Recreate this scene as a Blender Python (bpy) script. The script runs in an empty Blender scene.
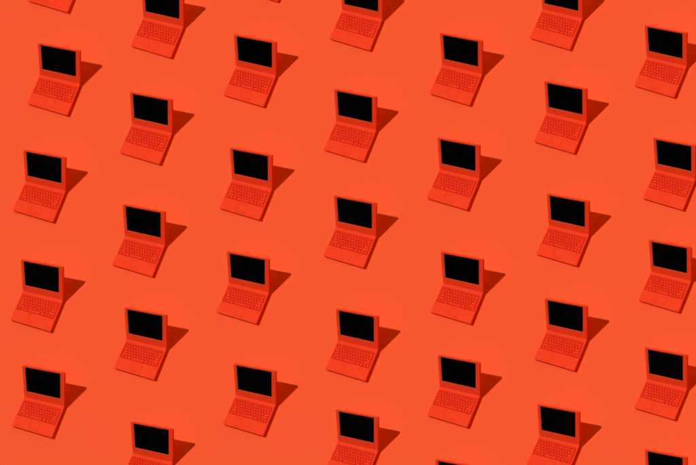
import bpy, bmesh, math, random
from mathutils import Vector, Matrix

random.seed(7)
scene = bpy.context.scene
col = scene.collection

# ------------------------------------------------------------------ camera
YAW, EL, ROLL = math.radians(-61.54), math.radians(56.91), math.radians(-43.05)
PXS = 160.264                     # photograph pixels per metre (photograph 696 px wide)
fwd = Vector((math.sin(YAW) * math.cos(EL), math.cos(YAW) * math.cos(EL), -math.sin(EL)))
r0 = Vector((math.cos(YAW), -math.sin(YAW), 0.0))
u0 = r0.cross(fwd)
right = math.cos(ROLL) * r0 + math.sin(ROLL) * u0
up = -math.sin(ROLL) * r0 + math.cos(ROLL) * u0
cam_d = bpy.data.cameras.new('camera')
cam = bpy.data.objects.new('camera', cam_d)
col.objects.link(cam)
cam_d.type = 'ORTHO'              # every laptop is seen under the same angle
cam_d.ortho_scale = 696.0 / PXS
cam_d.clip_end = 200.0
rot = Matrix((right, up, -fwd)).transposed()
cam.matrix_world = Matrix.Translation(-fwd * 12.0) @ rot.to_4x4()
scene.camera = cam

# ------------------------------------------------------------------ light and exposure
world = bpy.data.worlds.new('World')
scene.world = world
world.use_nodes = True
bg = world.node_tree.nodes['Background']
# added warm ambient fill, brighter from behind, dimmed in front to darken the lid faces
wn = world.node_tree
w_tc = wn.nodes.new('ShaderNodeTexCoord')
w_dot = wn.nodes.new('ShaderNodeVectorMath')
w_dot.operation = 'DOT_PRODUCT'
w_dot.inputs[1].default_value = (0.25, 0.85, 0.45)
w_ramp = wn.nodes.new('ShaderNodeValToRGB')
w_ramp.color_ramp.interpolation = 'EASE'
w_ramp.color_ramp.elements[0].position = 0.0
w_ramp.color_ramp.elements[0].color = (0.10, 0.015, 0.002, 1)
w_ramp.color_ramp.elements[1].position = 0.75
w_ramp.color_ramp.elements[1].color = (0.62, 0.235, 0.028, 1)
wn.links.new(w_tc.outputs['Generated'], w_dot.inputs[0])
wn.links.new(w_dot.outputs['Value'], w_ramp.inputs['Fac'])
wn.links.new(w_ramp.outputs['Color'], bg.inputs['Color'])
bg.inputs['Strength'].default_value = 1.0

sun_d = bpy.data.lights.new('sun', 'SUN')
sun_d.energy = 2.5
sun_d.angle = math.radians(0.7)
sun_d.color = (1.0, 0.94, 0.88)
sun = bpy.data.objects.new('sun', sun_d)
col.objects.link(sun)
SUN_DIR = Vector((0.3747, -0.0060, -0.9271))
sun.rotation_euler = SUN_DIR.to_track_quat('-Z', 'Y').to_euler()
sun.location = -SUN_DIR * 8

scene.view_settings.view_transform = 'Standard'
scene.view_settings.look = 'None'
scene.view_settings.exposure = 0.0
scene.view_settings.gamma = 1.0


# ------------------------------------------------------------------ materials
def paint(name, rgb, rough=0.55, spec=0.25, bump=0.0, vary=0.03, scale=6.0, grain=900.0):
    m = bpy.data.materials.new(name)
    m.use_nodes = True
    nt = m.node_tree
    b = nt.nodes['Principled BSDF']
    tc = nt.nodes.new('ShaderNodeTexCoord')
    n = nt.nodes.new('ShaderNodeTexNoise')
    n.inputs['Scale'].default_value = scale
    n.inputs['Detail'].default_value = 5
    nt.links.new(tc.outputs['Object'], n.inputs['Vector'])
    ramp = nt.nodes.new('ShaderNodeValToRGB')
    e = ramp.color_ramp.elements
    e[0].position, e[1].position = 0.3, 0.7
    e[0].color = tuple(c * (1 - vary) for c in rgb) + (1,)
    e[1].color = tuple(min(1, c * (1 + vary)) for c in rgb) + (1,)
    nt.links.new(n.outputs['Fac'], ramp.inputs['Fac'])
    nt.links.new(ramp.outputs['Color'], b.inputs['Base Color'])
    b.inputs['Roughness'].default_value = rough
    b.inputs['Specular IOR Level'].default_value = spec
    if bump:
        g = nt.nodes.new('ShaderNodeTexNoise')
        g.inputs['Scale'].default_value = grain
        g.inputs['Detail'].default_value = 3
        nt.links.new(tc.outputs['Object'], g.inputs['Vector'])
        bp = nt.nodes.new('ShaderNodeBump')
        bp.inputs['Strength'].default_value = bump
        bp.inputs['Distance'].default_value = 0.001
        nt.links.new(g.outputs['Fac'], bp.inputs['Height'])
        nt.links.new(bp.outputs['Normal'], b.inputs['Normal'])
    return m


M_FLOOR = paint('orange_paper', (0.84, 0.119, 0.043), 0.9, 0.03, 0.10, 0.006, 1.3, 260.0)
M_BODY = paint('red_orange_paint', (0.84, 0.056, 0.014), 0.65, 0.08, 0.12, 0.03, 14.0)
M_KEY = paint('red_orange_keys', (0.84, 0.046, 0.011), 0.65, 0.08, 0.0, 0.06, 40.0)
M_WELL = paint('red_key_well', (0.64, 0.024, 0.007), 0.7, 0.10, 0.0, 0.03, 14.0)
M_FRAME = paint('pink_bevel_highlight', (0.60, 0.14, 0.11), 0.5, 0.3, 0.0, 0.05, 14.0)  # pink colour stands in for the highlight along the screen's bevelled edge
M_SCREEN = paint('black_screen', (0.0006, 0.0004, 0.0005), 0.35, 0.005, 0.0, 0.2, 10.0)


# ------------------------------------------------------------------ mesh helpers
def link(name, bm, mat, parent=None, bevel=0.0, seg=2):
    bmesh.ops.recalc_face_normals(bm, faces=bm.faces)
    me = bpy.data.meshes.new(name)
    bm.to_mesh(me)
    bm.free()
    me.materials.append(mat)
    o = bpy.data.objects.new(name, me)
    col.objects.link(o)
    if parent:
        o.parent = parent
    if bevel:
        b = o.modifiers.new('bevel', 'BEVEL')
        b.width, b.segments, b.limit_method = bevel, seg, 'ANGLE'
        b.angle_limit = math.radians(35)
        b.harden_normals = False
    return o


def rounded(x0, x1, y0, y1, r, n=4):
    """outline of a rectangle with rounded corners, counter-clockwise"""
    pts = []
    for cx, cy, a in ((x1 - r, y0 + r, -90), (x1 - r, y1 - r, 0), (x0 + r, y1 - r, 90), (x0 + r, y0 + r, 180)):
        for i in range(n + 1):
            t = math.radians(a + 90.0 * i / n)
            pts.append((cx + r * math.cos(t), cy + r * math.sin(t)))
    return pts


def ring(bm, pts, z):
    return [bm.verts.new((x, y, z)) for x, y in pts]


def bridge(bm, a, b):
    n = len(a)
    for i in range(n):
        bm.faces.new((a[i], a[(i + 1) % n], b[(i + 1) % n], b[i]))


def slab(bm, x0, x1, y0, y1, r, z0, z1, ch=0.0, top=True, bottom=True):
    """rounded slab with chamfered top; returns its top ring"""
    a = ring(bm, rounded(x0, x1, y0, y1, r), z0)
    b = ring(bm, rounded(x0, x1, y0, y1, r), z1 - ch)
    bridge(bm, a, b)
    t = b
    if ch:
        t = ring(bm, rounded(x0 + ch, x1 - ch, y0 + ch, y1 - ch, max(r - ch, 1e-4)), z1)
        bridge(bm, b, t)
    if bottom:
        bm.faces.new(list(reversed(a)))
    if top:
        bm.faces.new(t)
    return t


def basin(bm, outer, x0, x1, y0, y1, r, z, depth):
    """closes a top ring with a sunken rectangular well of the same corner count"""
    a = ring(bm, rounded(x0, x1, y0, y1, r), z)
    bridge(bm, outer, a)
    b = ring(bm, rounded(x0 + depth * .3, x1 - depth * .3, y0 + depth * .3, y1 - depth * .3, max(r - depth * .3, 2e-4)), z - depth)
    bridge(bm, a, b)
    bm.faces.new(b)


# ------------------------------------------------------------------ floor
bm = bmesh.new()
S = 30.0
bm.faces.new([bm.verts.new(p) for p in ((-S, -S, 0), (S, -S, 0), (S, S, 0), (-S, S, 0))])
floor = link('floor', bm, M_FLOOR)
floor['kind'] = 'structure'

# ------------------------------------------------------------------ laptop
W, D, H, T, LT = 0.300, 0.2070, 0.2240, 0.0255, 0.0135
LEAN = math.radians(42.2)
FOOT = 0.0
TURN = math.radians(0.83)
# outlines traced from the photograph: back corners of the base, its front corners, top corners of the lid
HINGE = ((-0.1470, 0.0), (0.1455, 0.0))
FRONT = ((-0.1560, -0.2030), (0.1448, -0.2195))
TOP = ((-0.1539, 0.2169), (0.1560, 0.2317))


def fit_outline(bm, far, length):
    for v in bm.verts:
        a, b = v.co.x / W + 0.5, abs(v.co.y) / length * (1 if v.co.y * far[0][1] >= 0 else -1)
        p = [(HINGE[0][i] * (1 - a) + HINGE[1][i] * a) * (1 - b) + (far[0][i] * (1 - a) + far[1][i] * a) * b for i in (0, 1)]
        v.co.x, v.co.y = p


def make_laptop():
    root = bpy.data.objects.new('laptop', None)
    root.empty_display_size = 0.1
    col.objects.link(root)
    # base: wedge-free slab, hollowed for the keyboard
    bm = bmesh.new()
    foot = ring(bm, rounded(-W / 2 + .003, W / 2 - .002, -D + .0025, -.001, .004), 0.0)
    skirt = ring(bm, rounded(-W / 2 + .0006, W / 2 - .0006, -D + .0006, .0035, .005), T * .35)
    edge = ring(bm, rounded(-W / 2, W / 2, -D, .004, .005), T - .0015)
    t = ring(bm, rounded(-W / 2 + .0012, W / 2 - .0012, -D + .0012, .003, .004), T)
    bridge(bm, foot, skirt); bridge(bm, skirt, edge); bridge(bm, edge, t)
    bm.faces.new(list(reversed(foot)))
    kx0, kx1, ky0, ky1 = -W * .465, W * .465, -D * .625, -D * .105
    basin(bm, t, kx0, kx1, ky0, ky1, 0.003, T, 0.0042)
    fit_outline(bm, FRONT, D)
    base = link('base', bm, M_BODY, root)
    # keyboard: plate and six rows of keys with tapered caps
    bm = bmesh.new()
    slab(bm, kx0 + .0022, kx1 - .0022, ky0 + .0022, ky1 - .0022, 0.002, T - .0041, T - .0030)
    rows = [
        [1.0] * 14,
        [1.0] * 12 + [1.6],
        [1.5] + [1.0] * 11 + [1.3],
        [1.8] + [1.0] * 10 + [2.0],
        [2.3] + [1.0] * 9 + [2.5],
        [1.0, 1.0, 1.3, 4.2, 1.3, 1.0, 1.0, 1.0],
    ]
    hts = [0.62, 1, 1, 1, 1, 1]
    ax0, ax1, ay0, ay1 = kx0 + .004, kx1 - .004, ky0 + .004, ky1 - .004
    unit = (ay1 - ay0) / sum(hts)
    y = ay1
    gap = 0.0015
    for row, h in zip(rows, hts):
        x = ax0
        k = (ax1 - ax0) / sum(row)
        for w in row:
            xa, xb, ya, yb = x + gap, x + w * k - gap, y - h * unit + gap, y - gap
            z0, z1 = T - .0028, T + .0018 + random.uniform(-.0006, .0006)
            i = 0.0018
            v = [bm.verts.new(p) for p in ((xa, ya, z0), (xb, ya, z0), (xb, yb, z0), (xa, yb, z0),
                                           (xa + i, ya + i, z1), (xb - i, ya + i, z1),
                                           (xb - i, yb - i * .6, z1 - .0003), (xa + i, yb - i * .6, z1 - .0003))]
            for f in ((0, 1, 5, 4), (1, 2, 6, 5), (2, 3, 7, 6), (3, 0, 4, 7), (4, 5, 6, 7)):
                bm.faces.new([v[q] for q in f])
            x += w * k
        y -= h * unit
    fit_outline(bm, FRONT, D)
    kb = link('keyboard', bm, M_KEY, base)
    kb.data.materials.append(M_WELL)
    for f in kb.data.polygons:
        if max(kb.data.vertices[q].co.z for q in f.vertices) < T - .0029:
            f.material_index = 1
    # touchpad in a shallow frame, with its button bar
    bm = bmesh.new()
    t = slab(bm, -.036, .036, -D * .865, -D * .685, 0.002, T + .0001, T + .0016, 0.0006, top=False)
    basin(bm, t, -.0335, .0335, -D * .855, -D * .695, 0.0015, T + .0016, 0.0016)
    fit_outline(bm, FRONT, D)
    link('touchpad', bm, M_BODY, base)
    bm = bmesh.new()
    slab(bm, -.036, .036, -D * .925, -D * .880, 0.002, T + .0001, T + .0020, 0.0009)
    fit_outline(bm, FRONT, D)
    link('touchpad_button', bm, M_BODY, base)
    # lid, modelled upright (front face y = 0, foot z = 0), then hinged back
    lid_m = Matrix.Translation((0, -.0012, T)) @ Matrix.Rotation(-LEAN, 4, 'X')
    # local frame for the flat slabs: x across, y up the lid, z towards the user
    flat = lid_m @ Matrix(((1, 0, 0, 0), (0, 0, -1, 0), (0, 1, 0, 0), (0, 0, 0, 1)))
    sx0, sx1, sy0, sy1 = -W / 2 + .066 * W, -W / 2 + .903 * W, .193 * H, .966 * H
    bm = bmesh.new()
    t = slab(bm, -W / 2, W / 2, 0.001, H, 0.006, -LT, 0.0, 0.0012, top=False)
    basin(bm, t, sx0 - .002, sx1 + .002, sy0 - .002, sy1 + .002, 0.002, 0.0, 0.0030)
    fit_outline(bm, TOP, H)
    bm.transform(flat)
    lid = link('lid', bm, M_BODY, root)
    bm = bmesh.new()
    o = ring(bm, rounded(sx0 - .001, sx1 + .001, sy0 - .001, sy1 + .001, .0015), -.0028)
    o2 = ring(bm, rounded(sx0 - .001, sx1 + .001, sy0 - .001, sy1 + .001, .0015), -.0010)
    i2 = ring(bm, rounded(sx0 + .001, sx1 - .001, sy0 + .001, sy1 - .001, .0010), -.0014)
    i1 = ring(bm, rounded(sx0 + .001, sx1 - .001, sy0 + .001, sy1 - .001, .0010), -.0028)
    bridge(bm, o, o2); bridge(bm, o2, i2); bridge(bm, i2, i1)
    fit_outline(bm, TOP, H)
    bm.transform(flat)
    link('screen_highlight_lip', bm, M_FRAME, lid)  # thin lip added to carry the painted bevel highlight
    bm = bmesh.new()
    slab(bm, sx0 + .0012, sx1 - .0012, sy0 + .0012, sy1 - .0012, .0010, -.0029, -.0018)
    fit_outline(bm, TOP, H)
    bm.transform(flat)
    link('screen', bm, M_SCREEN, lid)
    # two hinge barrels behind the base
    for s in (-1, 1):
        bm = bmesh.new()
        bmesh.ops.create_cone(bm, cap_ends=True, segments=16, radius1=.0052, radius2=.0052, depth=.040,
                              matrix=Matrix.Translation((s * W * .33, .0050, T - .0062)) @ Matrix.Rotation(math.pi / 2, 4, 'Y'))
        link('hinge', bm, M_BODY, root)
    return root


def children(o):
    return [c for c in bpy.data.objects if c.parent == o]


def copy_tree(o, parent=None):
    c = o.copy()
    col.objects.link(c)
    c.parent = parent
    for ch in children(o):
        copy_tree(ch, c)
    return c


# where the near left top corner of each lid stands, in photograph pixels, one column after the other
COLS = [
    ('leftmost column', [(37.5, -59.0), (37.3, 43.9), (22.9, 150.6), (20.3, 260.0), (21.8, 366.0)]),
    ('second column from the left', [(140.8, -13.7), (129.4, 92.8), (122.2, 205.0), (123.9, 308.2), (130.2, 422.2)]),
    ('third column from the left', [(247.2, -70.0), (233.4, 35.2), (229.4, 148.4), (226.3, 252.2), (233.1, 364.2)]),
    ('middle column', [(339.6, -21.0), (333.6, 90.0), (333.4, 196.2), (335.4, 309.4), (335.4, 410.2)]),
    ('third column from the right', [(439.5, 33.9), (436.9, 138.4), (440.5, 252.4), (437.2, 355.6), (434.8, 459.8)]),
    ('second column from the right', [(539.7, -21.7), (543.9, 81.9), (546.3, 194.4), (544.3, 299.2), (536.8, 404.8)]),
    ('rightmost column', [(644.0, 25.9), (652.8, 138.6), (648.4, 240.6), (644.4, 348.2), (644.2, 450.2)]),
]
ORD = ['topmost', 'second from the top', 'third from the top', 'fourth from the top', 'lowest']
SPECIAL = {
    (0, 0): 'orange laptop cut off by the top edge, only its palm rest showing, leftmost column',
    (1, 0): 'orange laptop with its lid cut off by the top edge, second column from the left',
    (2, 0): 'orange laptop reduced to one front corner poking in at the top edge',
    (3, 0): 'orange laptop with its lid cut off by the top edge, middle column',
    (5, 0): 'orange laptop with its lid cut off by the top edge, second column from the right',
    (1, 4): 'orange laptop, keyboard cut by the bottom edge, second column from the left',
    (3, 4): 'orange laptop, palm rest cut by the bottom edge, middle column',
    (4, 4): 'orange laptop with only the rim of its lid above the bottom edge',
    (5, 4): 'orange laptop, palm rest cut by the bottom edge, second column from the right',
    (6, 0): 'orange laptop in the top right corner, whole, its shadow cut by the frame',
    (6, 4): 'orange laptop in the bottom right corner, only part of its lid and screen showing',
}
REF = (356.0, 231.75)         # photograph pixel of the laptop's hinge centre when its lid corner is at REF_TL
REF_TL = (333.3, 196.3)


def floor_point(px, py):
    """point at base-top height that the photograph shows at this pixel"""
    qx, qy = (px - 348.0) / PXS, -(py - 232.5) / PXS
    p = right * qx + up * qy
    k = -(p.z - T) / fwd.z
    return p + fwd * k


proto = make_laptop()
for c, (cname, spots) in enumerate(COLS):
    for r, (tx, ty) in enumerate(spots):
        o = proto if (c, r) == (0, 0) else copy_tree(proto)
        p = floor_point(REF[0] + tx - REF_TL[0], REF[1] + ty - REF_TL[1])
        o.location = (p.x, p.y, FOOT)
        o.rotation_euler = (0, 0, TURN)
        o['label'] = SPECIAL.get((c, r), 'orange laptop, %s in the %s' % (ORD[r], cname))
        o['category'] = 'laptop'
        o['group'] = 'orange laptops laid out in a staggered pattern'

scene.render.engine = 'CYCLES'
scene.cycles.max_bounces = 8
scene.cycles.diffuse_bounces = 6
scene.cycles.pixel_filter_type = 'BLACKMAN_HARRIS'
scene.cycles.filter_width = 1.9
